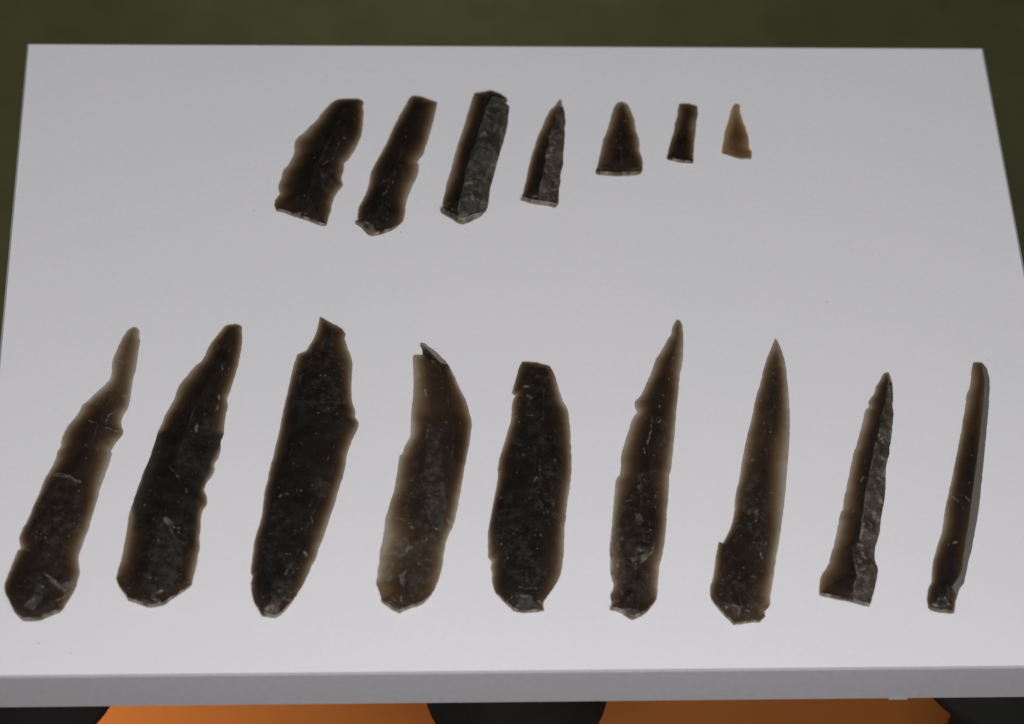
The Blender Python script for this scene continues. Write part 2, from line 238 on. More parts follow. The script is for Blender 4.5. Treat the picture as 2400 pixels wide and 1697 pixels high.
 'b1': {'outline': [[313.5,767.4],[321.5,770.8],[326.5,776.5],[326.0,787.9],[328.3,800.4],[326.0,817.5],[322.6,840.3],[318.1,867.7],[313.5,885.9],[310.1,904.2],[306.7,927.0],[301.4,953.2],[295.3,964.6],[286.1,981.7],[283.9,993.1],[286.1,1004.5],[289.1,1010.2],[287.7,1019.3],[281.6,1027.3],[273.6,1036.4],[266.8,1047.8],[259.9,1055.8],[262.2,1064.9],[257.6,1082.0],[247.5,1111.6],[239.8,1132.1],[233.1,1152.5],[225.9,1178.9],[221.1,1195.7],[212.7,1219.8],[209.1,1236.6],[200.7,1258.2],[192.3,1282.3],[186.3,1299.1],[183.9,1311.1],[185.1,1325.5],[187.5,1339.9],[183.9,1356.8],[176.6,1380.8],[165.8,1400.0],[153.8,1419.2],[144.2,1433.7],[127.4,1442.1],[108.1,1449.3],[98.5,1454.1],[76.9,1456.5],[56.5,1456.5],[45.7,1448.1],[34.8,1436.1],[26.4,1419.2],[16.8,1400.0],[12.0,1385.6],[12.0,1366.4],[18.0,1349.6],[24.0,1335.1],[28.8,1320.7],[36.0,1303.9],[43.3,1289.5],[49.3,1287.5],[47.6,1277.5],[44.9,1265.4],[48.1,1253.4],[54.1,1236.6],[62.5,1224.6],[72.1,1203.0],[79.3,1183.7],[88.9,1164.5],[96.1,1147.7],[100.9,1133.3],[108.1,1118.8],[117.8,1102.0],[131.1,1075.2],[134.5,1059.2],[142.5,1046.7],[143.2,1036.4],[148.2,1020.4],[157.3,1002.2],[171.0,986.2],[182.4,972.6],[187.0,963.4],[193.8,949.8],[209.8,936.1],[225.7,920.1],[241.7,906.4],[255.4,892.8],[260.4,881.4],[262.2,863.1],[263.3,847.2],[269.0,831.2],[275.9,815.2],[282.7,801.6],[291.8,785.6],[301.0,774.2]],'k': 700,'ridges': [[[303.2,899.6],[287.3,922.4],[282.7,945.2]],[[241.7,1002.2],[264.5,1009.0],[287.7,1012.5]],[[262.2,922.4],[228.0,1004.5],[187.0,1104.8]]],'chips': [[[266.8,843.7],[280.4,844.9],[289.6,849.9]],[[286.1,924.2],[294.1,929.7]],[[210.9,986.2],[225.7,990.8]],[[247.4,988.5],[255.4,974.8],[271.3,961.2]],[[248.5,1001.1],[264.5,1008.6],[285.0,1012.5]],[[125.0,1111.6],[144.2,1110.4],[163.4,1116.4],[175.4,1126.0],[189.9,1128.5]],[[103.3,1342.3],[125.0,1356.8],[141.8,1378.4]],[[129.8,1366.4],[139.4,1376.0],[153.8,1383.2]],[[168.2,1354.4],[170.6,1366.4],[165.8,1376.0]],[[64.9,1412.0],[79.3,1404.8]],[[86.5,1368.8],[103.3,1376.0]],[[120.2,1409.6],[144.2,1402.4],[163.4,1385.6]],[[98.5,1440.9],[125.0,1433.7],[141.8,1426.5]],[[48.1,1282.3],[67.3,1288.3]]],'spots': [[202.9,1043.2],[229.1,1053.5],[183.9,1150.1],[104.5,1248.6],[108.1,1260.6],[111.8,1300.3]],'T': 4.6,'base': 1.8,'tip': 0.5,'spec': 0.6,'thin': [[[294.1,831.2],75,0.45],[[262.2,922.4],50,0.65]],'facets': [[[[96.1,1438.5],[134.6,1426.5],[163.4,1397.6],[177.8,1356.8],[185.5,1352.0],[168.2,1402.4],[144.2,1433.7],[108.1,1449.3],[98.5,1454.1]],[0.22,0.18,0.14],0.5,5],[[[34.8,1436.1],[60.1,1445.7],[96.1,1448.1],[98.5,1454.1],[56.5,1456.5]],[0.33,0.26,0.19],0.7,3],[[[125.0,1112.8],[129.8,1108.7],[165.8,1113.6],[177.8,1123.2],[191.1,1126.5],[189.9,1133.3],[173.0,1129.7],[153.8,1119.8],[126.2,1118.4]],[0.19,0.175,0.18],0.75,3],[[[103.3,1342.3],[125.0,1354.4],[144.2,1366.4],[168.2,1359.2],[177.8,1366.4],[153.8,1390.4],[134.6,1383.2],[120.2,1368.8]],[0.2,0.19,0.17],0.6,5],[[[52.9,1421.7],[72.1,1400.0],[86.5,1368.8],[103.3,1373.6],[100.9,1402.4],[79.3,1433.7]],[0.15,0.155,0.155],0.5,6],[[[100.9,1210.2],[153.8,1224.6],[153.8,1354.4],[72.1,1438.5],[60.1,1402.4],[91.3,1306.3]],[0.12,0.115,0.11],0.28,16]]},
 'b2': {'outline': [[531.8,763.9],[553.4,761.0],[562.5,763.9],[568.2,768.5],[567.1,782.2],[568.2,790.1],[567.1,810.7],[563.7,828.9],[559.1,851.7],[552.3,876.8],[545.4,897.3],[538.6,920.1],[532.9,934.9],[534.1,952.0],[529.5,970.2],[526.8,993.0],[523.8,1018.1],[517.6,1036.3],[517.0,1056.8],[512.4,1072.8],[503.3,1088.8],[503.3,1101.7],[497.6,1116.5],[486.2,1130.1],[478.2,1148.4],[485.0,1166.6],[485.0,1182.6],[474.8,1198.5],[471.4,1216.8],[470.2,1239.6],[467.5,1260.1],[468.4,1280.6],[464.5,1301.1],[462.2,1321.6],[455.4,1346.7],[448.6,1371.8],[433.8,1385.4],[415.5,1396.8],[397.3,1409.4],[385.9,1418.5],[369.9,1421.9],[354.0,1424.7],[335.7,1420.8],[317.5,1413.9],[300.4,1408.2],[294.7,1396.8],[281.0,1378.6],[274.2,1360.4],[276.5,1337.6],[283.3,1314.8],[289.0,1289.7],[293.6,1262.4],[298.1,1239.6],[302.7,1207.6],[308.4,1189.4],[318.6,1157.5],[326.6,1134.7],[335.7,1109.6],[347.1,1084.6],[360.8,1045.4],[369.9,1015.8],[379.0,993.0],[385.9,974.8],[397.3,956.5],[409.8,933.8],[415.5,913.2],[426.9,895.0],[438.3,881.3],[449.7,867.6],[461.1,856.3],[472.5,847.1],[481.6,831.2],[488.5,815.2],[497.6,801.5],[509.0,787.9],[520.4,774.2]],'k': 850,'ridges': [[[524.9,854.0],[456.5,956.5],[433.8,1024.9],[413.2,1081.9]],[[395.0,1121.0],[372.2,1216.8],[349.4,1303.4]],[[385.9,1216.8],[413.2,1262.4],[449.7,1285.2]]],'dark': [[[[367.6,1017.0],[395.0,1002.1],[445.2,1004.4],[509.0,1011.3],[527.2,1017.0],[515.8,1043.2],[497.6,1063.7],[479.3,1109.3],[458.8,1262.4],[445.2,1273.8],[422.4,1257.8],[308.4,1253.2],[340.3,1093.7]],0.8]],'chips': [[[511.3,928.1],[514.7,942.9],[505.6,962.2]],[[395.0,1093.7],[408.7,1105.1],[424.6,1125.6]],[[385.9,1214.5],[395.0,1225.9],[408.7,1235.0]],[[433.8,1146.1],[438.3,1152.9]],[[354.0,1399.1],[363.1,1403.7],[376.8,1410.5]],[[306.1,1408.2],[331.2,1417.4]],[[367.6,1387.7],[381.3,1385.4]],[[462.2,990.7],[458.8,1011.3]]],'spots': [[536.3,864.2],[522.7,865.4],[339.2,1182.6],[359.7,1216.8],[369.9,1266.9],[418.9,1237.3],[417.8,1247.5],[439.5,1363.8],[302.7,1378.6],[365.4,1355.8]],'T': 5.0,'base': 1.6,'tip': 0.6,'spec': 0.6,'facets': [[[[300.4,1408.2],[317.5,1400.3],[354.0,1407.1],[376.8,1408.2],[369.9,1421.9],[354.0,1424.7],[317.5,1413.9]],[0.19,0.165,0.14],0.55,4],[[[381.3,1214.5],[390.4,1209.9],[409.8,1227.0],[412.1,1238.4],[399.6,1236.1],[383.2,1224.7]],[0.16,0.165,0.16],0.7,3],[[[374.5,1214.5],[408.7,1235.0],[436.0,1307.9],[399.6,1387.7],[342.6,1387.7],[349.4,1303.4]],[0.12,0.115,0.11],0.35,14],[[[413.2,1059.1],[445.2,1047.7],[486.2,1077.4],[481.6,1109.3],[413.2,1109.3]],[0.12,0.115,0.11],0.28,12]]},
 'b3': {'outline': [[749.8,744.6],[764.3,751.6],[780.7,761.0],[797.1,769.2],[808.8,782.0],[808.8,797.2],[815.8,818.3],[822.8,837.0],[826.3,855.8],[824.7,883.9],[824.0,911.9],[825.1,942.4],[831.0,956.4],[833.3,968.1],[833.3,979.8],[841.5,991.5],[839.2,1003.2],[832.2,1017.3],[826.3,1031.3],[819.3,1047.7],[813.4,1068.8],[806.6,1106.4],[795.8,1142.5],[786.2,1176.1],[776.6,1204.9],[767.0,1233.8],[756.2,1265.0],[747.8,1284.2],[741.8,1305.8],[732.2,1325.0],[721.4,1349.1],[711.7,1368.3],[697.3,1392.3],[678.1,1421.1],[660.1,1440.4],[645.7,1449.2],[627.7,1447.1],[613.2,1444.7],[606.0,1430.8],[596.4,1413.9],[590.4,1389.9],[588.7,1368.3],[591.6,1351.5],[588.0,1344.3],[589.2,1322.6],[592.8,1296.2],[596.4,1269.8],[601.2,1250.6],[608.4,1228.9],[614.4,1204.9],[618.0,1176.1],[621.7,1147.3],[627.7,1123.2],[632.9,1096.8],[640.2,1071.1],[647.2,1040.7],[655.4,1007.9],[661.3,975.1],[670.7,935.4],[677.7,902.6],[684.7,872.2],[691.7,846.4],[697.6,831.2],[717.5,821.8],[725.7,809.0],[736.2,792.6],[743.2,773.8],[746.7,757.5]],'k': 900,'ridges': [[[781.4,1094.4],[767.0,1128.0],[733.4,1204.9],[704.5,1272.2],[690.1,1315.4]],[[752.6,762.1],[771.3,778.5],[804.1,777.4]],[[733.9,801.9],[719.8,883.9],[673.0,1094.5]]],'chips': [[[754.9,803.1],[764.3,796.1]],[[655.3,1164.1],[666.1,1154.5],[674.5,1158.1]],[[728.6,1214.5],[731.0,1224.1]],[[694.9,1243.4],[702.1,1248.2],[706.9,1238.6]],[[714.1,1293.8],[718.9,1303.4]],[[682.9,1320.2],[670.9,1346.7]],[[661.3,1401.9],[682.9,1409.1]],[[622.9,1428.3],[637.3,1418.7],[656.5,1413.9]],[[618.0,1438.0],[642.1,1440.4]]],'spots': [[777.2,805.4],[795.2,851.1],[784.2,867.5],[752.1,881.5],[750.2,832.4],[769.0,957.6],[746.7,968.1],[703.4,881.5],[654.1,1142.5],[705.7,1149.7],[732.2,1138.9],[727.4,1185.7],[687.7,1340.7],[680.5,1299.8],[681.7,1388.7]],'T': 5.4,'base': 1.6,'tip': 0.8,'spec': 1.0,'facets': [[[[620.5,1421.1],[658.9,1411.5],[651.7,1447.6],[615.6,1444.7]],[0.21,0.16,0.13],0.7,6],[[[634.9,1389.9],[663.7,1375.5],[663.7,1397.1],[642.1,1409.1]],[0.1,0.1,0.115],0.5,6]]},
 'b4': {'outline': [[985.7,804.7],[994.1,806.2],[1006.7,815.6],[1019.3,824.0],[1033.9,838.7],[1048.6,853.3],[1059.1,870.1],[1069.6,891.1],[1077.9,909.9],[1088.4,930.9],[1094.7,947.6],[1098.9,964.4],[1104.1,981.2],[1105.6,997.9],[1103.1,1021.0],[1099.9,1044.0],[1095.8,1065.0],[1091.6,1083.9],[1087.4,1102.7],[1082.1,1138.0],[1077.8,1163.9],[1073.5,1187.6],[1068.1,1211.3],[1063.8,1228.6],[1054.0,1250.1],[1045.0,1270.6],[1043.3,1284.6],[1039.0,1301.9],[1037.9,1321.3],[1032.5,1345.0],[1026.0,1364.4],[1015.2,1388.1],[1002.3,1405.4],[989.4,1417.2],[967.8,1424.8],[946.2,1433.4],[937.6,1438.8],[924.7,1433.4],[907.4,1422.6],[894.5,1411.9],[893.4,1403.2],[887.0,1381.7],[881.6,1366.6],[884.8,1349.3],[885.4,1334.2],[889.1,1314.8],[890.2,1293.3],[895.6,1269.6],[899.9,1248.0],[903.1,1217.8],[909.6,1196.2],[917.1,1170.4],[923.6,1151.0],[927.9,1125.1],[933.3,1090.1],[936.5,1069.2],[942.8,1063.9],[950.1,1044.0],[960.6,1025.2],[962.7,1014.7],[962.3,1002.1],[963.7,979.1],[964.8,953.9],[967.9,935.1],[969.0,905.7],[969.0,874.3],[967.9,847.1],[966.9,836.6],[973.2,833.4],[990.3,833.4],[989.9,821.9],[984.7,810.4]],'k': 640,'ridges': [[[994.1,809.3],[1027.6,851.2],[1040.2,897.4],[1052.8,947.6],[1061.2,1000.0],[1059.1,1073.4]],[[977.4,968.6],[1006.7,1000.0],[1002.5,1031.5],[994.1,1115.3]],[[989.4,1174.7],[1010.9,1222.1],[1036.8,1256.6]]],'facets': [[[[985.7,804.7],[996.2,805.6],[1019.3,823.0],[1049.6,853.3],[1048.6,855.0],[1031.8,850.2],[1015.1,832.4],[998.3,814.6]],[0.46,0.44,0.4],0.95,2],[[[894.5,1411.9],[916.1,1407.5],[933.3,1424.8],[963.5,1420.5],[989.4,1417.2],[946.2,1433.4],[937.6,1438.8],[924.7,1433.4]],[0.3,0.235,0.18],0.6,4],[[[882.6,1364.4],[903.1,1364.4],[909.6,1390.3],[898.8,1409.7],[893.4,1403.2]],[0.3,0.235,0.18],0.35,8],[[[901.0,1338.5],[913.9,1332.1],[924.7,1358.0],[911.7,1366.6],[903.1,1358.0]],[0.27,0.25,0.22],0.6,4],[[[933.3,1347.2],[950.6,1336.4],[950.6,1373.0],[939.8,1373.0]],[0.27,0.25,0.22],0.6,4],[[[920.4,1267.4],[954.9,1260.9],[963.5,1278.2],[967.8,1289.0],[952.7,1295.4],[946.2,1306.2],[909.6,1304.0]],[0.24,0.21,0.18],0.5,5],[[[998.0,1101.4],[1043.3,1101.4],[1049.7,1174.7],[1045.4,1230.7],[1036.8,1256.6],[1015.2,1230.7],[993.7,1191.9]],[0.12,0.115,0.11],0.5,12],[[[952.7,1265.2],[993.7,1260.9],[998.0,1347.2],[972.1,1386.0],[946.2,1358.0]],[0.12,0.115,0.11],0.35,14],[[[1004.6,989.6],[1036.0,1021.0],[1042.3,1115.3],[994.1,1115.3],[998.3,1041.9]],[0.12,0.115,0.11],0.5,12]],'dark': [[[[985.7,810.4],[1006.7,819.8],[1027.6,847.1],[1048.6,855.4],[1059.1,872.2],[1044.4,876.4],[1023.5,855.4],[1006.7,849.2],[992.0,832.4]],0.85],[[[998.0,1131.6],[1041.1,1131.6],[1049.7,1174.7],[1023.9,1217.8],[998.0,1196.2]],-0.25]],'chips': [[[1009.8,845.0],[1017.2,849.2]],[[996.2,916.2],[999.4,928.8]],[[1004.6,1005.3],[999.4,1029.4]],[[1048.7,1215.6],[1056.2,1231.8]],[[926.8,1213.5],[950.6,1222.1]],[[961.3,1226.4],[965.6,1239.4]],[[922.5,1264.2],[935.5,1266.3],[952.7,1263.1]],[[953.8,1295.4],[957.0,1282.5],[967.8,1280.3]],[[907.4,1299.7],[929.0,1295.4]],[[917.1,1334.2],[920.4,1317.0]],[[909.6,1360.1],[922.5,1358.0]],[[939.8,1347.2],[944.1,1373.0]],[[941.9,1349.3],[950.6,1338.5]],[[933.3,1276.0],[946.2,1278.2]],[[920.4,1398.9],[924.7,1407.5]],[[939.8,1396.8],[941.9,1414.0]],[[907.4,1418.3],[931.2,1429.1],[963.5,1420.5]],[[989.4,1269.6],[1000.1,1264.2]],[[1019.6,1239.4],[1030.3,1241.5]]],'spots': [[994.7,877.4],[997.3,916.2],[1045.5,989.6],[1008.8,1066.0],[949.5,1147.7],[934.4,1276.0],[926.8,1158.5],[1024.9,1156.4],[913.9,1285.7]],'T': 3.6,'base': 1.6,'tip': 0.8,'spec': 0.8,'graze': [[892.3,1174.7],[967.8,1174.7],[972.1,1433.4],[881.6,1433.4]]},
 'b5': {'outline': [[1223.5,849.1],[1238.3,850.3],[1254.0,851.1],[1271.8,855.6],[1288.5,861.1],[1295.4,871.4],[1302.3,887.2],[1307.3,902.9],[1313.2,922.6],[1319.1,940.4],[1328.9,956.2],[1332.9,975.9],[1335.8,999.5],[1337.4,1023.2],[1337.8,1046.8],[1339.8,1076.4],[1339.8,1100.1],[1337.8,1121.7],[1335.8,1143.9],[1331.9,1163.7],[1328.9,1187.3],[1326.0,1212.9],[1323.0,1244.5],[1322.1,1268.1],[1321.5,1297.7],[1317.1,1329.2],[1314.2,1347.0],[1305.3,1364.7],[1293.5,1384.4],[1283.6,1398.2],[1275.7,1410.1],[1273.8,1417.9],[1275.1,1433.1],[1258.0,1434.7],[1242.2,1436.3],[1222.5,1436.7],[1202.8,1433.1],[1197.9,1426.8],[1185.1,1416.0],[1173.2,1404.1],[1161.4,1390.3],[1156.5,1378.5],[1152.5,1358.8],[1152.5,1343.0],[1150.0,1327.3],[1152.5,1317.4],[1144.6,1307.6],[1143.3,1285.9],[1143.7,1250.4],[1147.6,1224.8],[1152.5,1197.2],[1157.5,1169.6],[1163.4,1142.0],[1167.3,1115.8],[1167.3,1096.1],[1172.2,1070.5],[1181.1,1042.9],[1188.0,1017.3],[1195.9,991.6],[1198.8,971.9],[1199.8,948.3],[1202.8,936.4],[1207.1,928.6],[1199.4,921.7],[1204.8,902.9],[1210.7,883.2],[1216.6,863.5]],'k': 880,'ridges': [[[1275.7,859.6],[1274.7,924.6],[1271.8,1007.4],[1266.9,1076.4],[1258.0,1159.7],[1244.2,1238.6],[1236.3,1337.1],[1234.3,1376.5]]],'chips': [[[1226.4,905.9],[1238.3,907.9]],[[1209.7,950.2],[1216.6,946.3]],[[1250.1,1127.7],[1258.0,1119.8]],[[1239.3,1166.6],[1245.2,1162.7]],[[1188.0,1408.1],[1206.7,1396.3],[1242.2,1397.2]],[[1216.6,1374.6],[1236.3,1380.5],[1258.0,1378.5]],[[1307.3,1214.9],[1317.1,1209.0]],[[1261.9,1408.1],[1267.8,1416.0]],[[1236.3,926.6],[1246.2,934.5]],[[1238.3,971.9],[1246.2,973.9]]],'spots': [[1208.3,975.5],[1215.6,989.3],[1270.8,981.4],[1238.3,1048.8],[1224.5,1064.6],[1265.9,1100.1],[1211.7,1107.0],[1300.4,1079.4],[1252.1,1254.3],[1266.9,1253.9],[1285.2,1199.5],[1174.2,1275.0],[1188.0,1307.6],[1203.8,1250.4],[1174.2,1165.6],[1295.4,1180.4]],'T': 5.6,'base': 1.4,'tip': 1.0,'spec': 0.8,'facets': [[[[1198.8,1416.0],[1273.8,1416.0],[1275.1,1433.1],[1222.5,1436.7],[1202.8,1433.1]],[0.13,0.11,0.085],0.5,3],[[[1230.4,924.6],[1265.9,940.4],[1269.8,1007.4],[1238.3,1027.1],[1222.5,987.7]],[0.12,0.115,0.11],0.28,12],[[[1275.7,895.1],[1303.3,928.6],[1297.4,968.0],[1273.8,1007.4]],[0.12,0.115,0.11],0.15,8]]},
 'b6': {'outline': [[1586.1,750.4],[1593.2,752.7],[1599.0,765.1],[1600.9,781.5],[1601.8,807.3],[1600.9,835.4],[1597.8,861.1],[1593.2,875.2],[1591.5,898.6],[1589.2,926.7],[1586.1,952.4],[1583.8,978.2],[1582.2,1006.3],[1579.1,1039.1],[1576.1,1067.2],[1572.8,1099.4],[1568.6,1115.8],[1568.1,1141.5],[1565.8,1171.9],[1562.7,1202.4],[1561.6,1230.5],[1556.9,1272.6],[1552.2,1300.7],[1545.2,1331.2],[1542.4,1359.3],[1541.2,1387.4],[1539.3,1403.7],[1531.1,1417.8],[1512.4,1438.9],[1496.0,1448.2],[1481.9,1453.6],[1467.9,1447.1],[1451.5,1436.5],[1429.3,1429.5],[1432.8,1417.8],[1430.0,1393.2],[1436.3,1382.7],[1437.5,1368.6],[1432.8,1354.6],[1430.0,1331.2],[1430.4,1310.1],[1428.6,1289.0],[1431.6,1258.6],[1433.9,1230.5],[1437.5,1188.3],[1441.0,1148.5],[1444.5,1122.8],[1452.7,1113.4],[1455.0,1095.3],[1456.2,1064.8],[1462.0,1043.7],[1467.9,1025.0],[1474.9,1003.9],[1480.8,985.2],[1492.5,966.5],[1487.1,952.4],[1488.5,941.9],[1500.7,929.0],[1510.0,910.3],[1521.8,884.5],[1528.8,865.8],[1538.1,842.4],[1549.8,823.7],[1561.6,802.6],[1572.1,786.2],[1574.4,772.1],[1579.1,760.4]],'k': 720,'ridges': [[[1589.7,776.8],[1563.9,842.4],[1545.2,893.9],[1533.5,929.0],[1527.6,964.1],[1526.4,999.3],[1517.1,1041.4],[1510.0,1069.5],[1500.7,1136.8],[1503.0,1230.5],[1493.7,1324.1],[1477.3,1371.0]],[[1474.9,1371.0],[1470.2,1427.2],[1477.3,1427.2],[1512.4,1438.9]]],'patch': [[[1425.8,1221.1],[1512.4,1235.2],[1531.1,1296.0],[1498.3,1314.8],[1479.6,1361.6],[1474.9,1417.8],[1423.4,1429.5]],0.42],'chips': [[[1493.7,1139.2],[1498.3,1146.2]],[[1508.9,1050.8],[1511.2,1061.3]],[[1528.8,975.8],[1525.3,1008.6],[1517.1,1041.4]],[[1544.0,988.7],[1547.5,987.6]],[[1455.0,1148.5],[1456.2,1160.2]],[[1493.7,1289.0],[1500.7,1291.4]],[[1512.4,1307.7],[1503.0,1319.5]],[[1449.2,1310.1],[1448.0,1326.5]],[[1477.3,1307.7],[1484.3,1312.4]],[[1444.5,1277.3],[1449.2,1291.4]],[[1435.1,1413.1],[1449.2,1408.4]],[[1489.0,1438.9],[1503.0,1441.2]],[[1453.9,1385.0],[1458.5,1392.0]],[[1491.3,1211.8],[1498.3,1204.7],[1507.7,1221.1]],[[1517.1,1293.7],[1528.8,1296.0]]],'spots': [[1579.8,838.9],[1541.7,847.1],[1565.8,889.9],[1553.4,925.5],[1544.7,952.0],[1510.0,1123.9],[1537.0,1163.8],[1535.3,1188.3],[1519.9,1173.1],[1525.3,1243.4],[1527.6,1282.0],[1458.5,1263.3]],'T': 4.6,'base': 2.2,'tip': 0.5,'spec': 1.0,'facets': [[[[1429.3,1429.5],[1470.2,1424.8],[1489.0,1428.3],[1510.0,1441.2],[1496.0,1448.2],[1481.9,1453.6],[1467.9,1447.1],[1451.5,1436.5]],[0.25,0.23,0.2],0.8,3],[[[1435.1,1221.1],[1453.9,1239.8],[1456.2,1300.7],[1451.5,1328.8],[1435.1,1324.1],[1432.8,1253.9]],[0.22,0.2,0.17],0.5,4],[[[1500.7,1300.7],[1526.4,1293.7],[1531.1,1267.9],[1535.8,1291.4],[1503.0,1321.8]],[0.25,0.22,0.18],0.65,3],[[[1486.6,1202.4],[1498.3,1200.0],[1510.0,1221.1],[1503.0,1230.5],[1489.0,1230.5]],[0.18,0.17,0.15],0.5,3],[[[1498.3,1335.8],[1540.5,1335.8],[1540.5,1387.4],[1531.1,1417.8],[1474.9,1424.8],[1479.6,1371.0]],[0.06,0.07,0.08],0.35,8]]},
 'b7': {'outline': [[1817.5,793.6],[1823.3,803.7],[1830.9,821.0],[1838.4,844.7],[1842.8,870.6],[1846.0,900.8],[1849.2,931.0],[1851.0,963.3],[1850.7,995.7],[1849.7,1038.8],[1847.1,1075.5],[1843.0,1124.4],[1840.8,1153.3],[1837.4,1186.5],[1833.0,1219.8],[1828.6,1253.1],[1823.0,1286.4],[1817.5,1319.6],[1813.0,1352.9],[1808.6,1381.8],[1805.3,1399.5],[1805.3,1412.8],[1800.8,1425.0],[1792.0,1432.8],[1793.5,1446.1],[1786.4,1452.7],[1780.9,1458.7],[1759.8,1460.1],[1737.6,1463.8],[1717.6,1464.9],[1711.0,1457.2],[1695.5,1441.7],[1679.9,1423.9],[1667.7,1406.2],[1664.0,1392.8],[1664.4,1375.1],[1671.1,1352.9],[1674.4,1328.5],[1677.7,1304.1],[1682.1,1279.7],[1684.4,1270.4],[1694.3,1273.1],[1704.3,1253.1],[1715.4,1226.5],[1721.0,1197.6],[1723.2,1168.8],[1727.6,1144.4],[1733.8,1116.5],[1737.1,1090.6],[1742.5,1060.4],[1750.0,1028.1],[1756.5,1000.0],[1764.0,969.8],[1771.6,931.0],[1780.2,905.1],[1786.7,877.1],[1793.1,853.3],[1802.9,827.5],[1810.4,808.0]],'k': 720,'ridges': [[[1822.3,866.3],[1819.0,920.2],[1808.2,995.7],[1797.5,1060.4],[1786.7,1125.1],[1782.0,1164.4],[1773.1,1219.8],[1764.2,1275.3]],[[1733.2,1341.8],[1735.4,1430.6]],[[1673.3,1399.5],[1697.7,1415.0],[1735.4,1426.1]]],'chips': [[[1814.7,818.8],[1822.3,819.9]],[[1760.8,1079.8],[1766.2,1077.7]],[[1773.1,1197.6],[1770.9,1219.8]],[[1790.8,1168.8],[1793.1,1166.6]],[[1762.0,1364.0],[1767.6,1350.7],[1773.1,1355.1]],[[1748.7,1429.4],[1757.6,1432.8]],[[1702.1,1423.9],[1717.6,1418.4],[1735.4,1427.2]],[[1733.2,1461.6],[1777.5,1457.2]],[[1795.3,1266.4],[1796.4,1277.5]],[[1784.2,1297.5],[1786.4,1306.3]]],'spots': [[1813.6,892.8],[1810.4,873.2],[1805.0,1012.5],[1816.9,1029.1],[1795.3,1055.0],[1783.4,1066.9],[1782.4,938.5],[1734.7,1254.9],[1806.4,1155.5],[1816.4,1188.8],[1773.1,1415.0],[1742.0,1330.7]],'T': 3.6,'base': 1.2,'tip': 0.5,'spec': 1.0,'facets': [[[[1717.6,1464.9],[1737.6,1457.2],[1777.5,1455.0],[1780.9,1458.7],[1759.8,1460.1]],[0.3,0.23,0.16],0.6,3],[[[1691.0,1415.0],[1724.3,1418.4],[1737.6,1427.2],[1734.3,1448.3],[1713.2,1452.7],[1693.2,1435.0]],[0.11,0.11,0.13],0.45,6]]},
 'b8': {'outline': [[2070.3,876.8],[2082.3,873.5],[2086.0,883.3],[2090.6,898.1],[2093.0,922.1],[2092.1,953.6],[2094.0,972.0],[2093.0,986.8],[2090.6,1010.9],[2087.9,1034.9],[2084.2,1051.6],[2084.5,1064.5],[2078.6,1084.8],[2075.8,1108.9],[2075.8,1127.4],[2074.9,1149.2],[2072.1,1177.0],[2067.5,1201.0],[2063.8,1223.2],[2062.0,1245.4],[2056.4,1265.7],[2050.9,1287.9],[2049.4,1306.4],[2051.8,1319.4],[2056.4,1330.5],[2057.0,1345.3],[2053.6,1363.7],[2049.0,1384.1],[2043.5,1404.4],[2037.0,1422.9],[2019.4,1419.2],[1997.2,1412.7],[1973.2,1408.1],[1945.5,1402.6],[1920.5,1396.1],[1919.2,1387.8],[1920.5,1369.3],[1923.3,1353.6],[1932.5,1337.9],[1941.8,1321.2],[1945.5,1306.4],[1952.9,1284.2],[1958.4,1258.3],[1964.0,1232.5],[1969.5,1204.7],[1975.1,1193.6],[1976.9,1177.0],[1982.5,1151.1],[1988.0,1123.7],[1993.6,1095.9],[1999.1,1070.0],[2001.9,1058.9],[2006.5,1047.9],[2012.0,1025.7],[2017.6,1005.3],[2023.1,983.1],[2028.7,960.9],[2036.1,954.5],[2035.2,942.5],[2041.6,931.4],[2047.2,924.0],[2052.7,907.3],[2062.0,892.5]],'k': 800,'ridges': [[[2082.3,896.2],[2076.8,933.2],[2065.7,979.4],[2060.1,1009.0],[2050.9,1040.5],[2045.3,1071.9],[2037.9,1108.9],[2028.7,1151.1],[2026.8,1167.7],[2019.4,1223.2],[2013.9,1265.7],[1997.2,1284.2],[2000.9,1306.4],[2002.8,1324.9],[2008.3,1348.9],[2000.9,1371.1],[1999.1,1406.3]]],'cortex': [[2082.3,896.2],[2076.8,933.2],[2065.7,979.4],[2060.1,1009.0],[2050.9,1040.5],[2045.3,1071.9],[2037.9,1108.9],[2028.7,1151.1],[2026.8,1167.7],[2019.4,1223.2],[2013.9,1265.7],[1997.2,1284.2],[2000.9,1306.4],[2002.8,1324.9],[2008.3,1348.9],[2000.9,1371.1],[1999.1,1406.3],[2010.2,1413.7],[2037.9,1435.9],[2093.4,1417.4],[2121.1,1127.4],[2121.1,896.2]],'cortex_tone': [0.18,0.145,0.115],'chips': [[[2063.8,1029.4],[2071.2,1025.7]],[[2017.6,1127.4],[2023.1,1118.1],[2030.5,1121.8]],[[2062.0,1171.4],[2069.4,1182.5]],[[2047.2,1201.0],[2049.0,1219.5]],[[2023.1,1226.9],[2015.7,1262.0]],[[2012.0,1276.8],[2021.3,1278.7]],[[2019.4,1299.0],[2028.7,1310.1]],[[2017.6,1334.2],[2026.8,1334.2]],[[2056.4,1118.1],[2063.8,1125.5]],[[2065.7,1071.9],[2073.1,1079.3]],[[1927.0,1397.0],[1964.0,1406.3],[2008.3,1413.7]]],'spots': [[2032.0,1021.6],[2025.9,1081.1],[1999.1,1199.2],[1988.9,1189.9],[1996.3,1282.4]],'T': 4.6,'base': 1.8,'tip': 0.5,'spec': 0.3,'facets': [[[[1920.5,1396.1],[1920.5,1391.5],[1964.0,1399.8],[2037.9,1416.4],[2037.0,1422.9],[1997.2,1412.7]],[0.24,0.19,0.15],0.65,2.5]]},
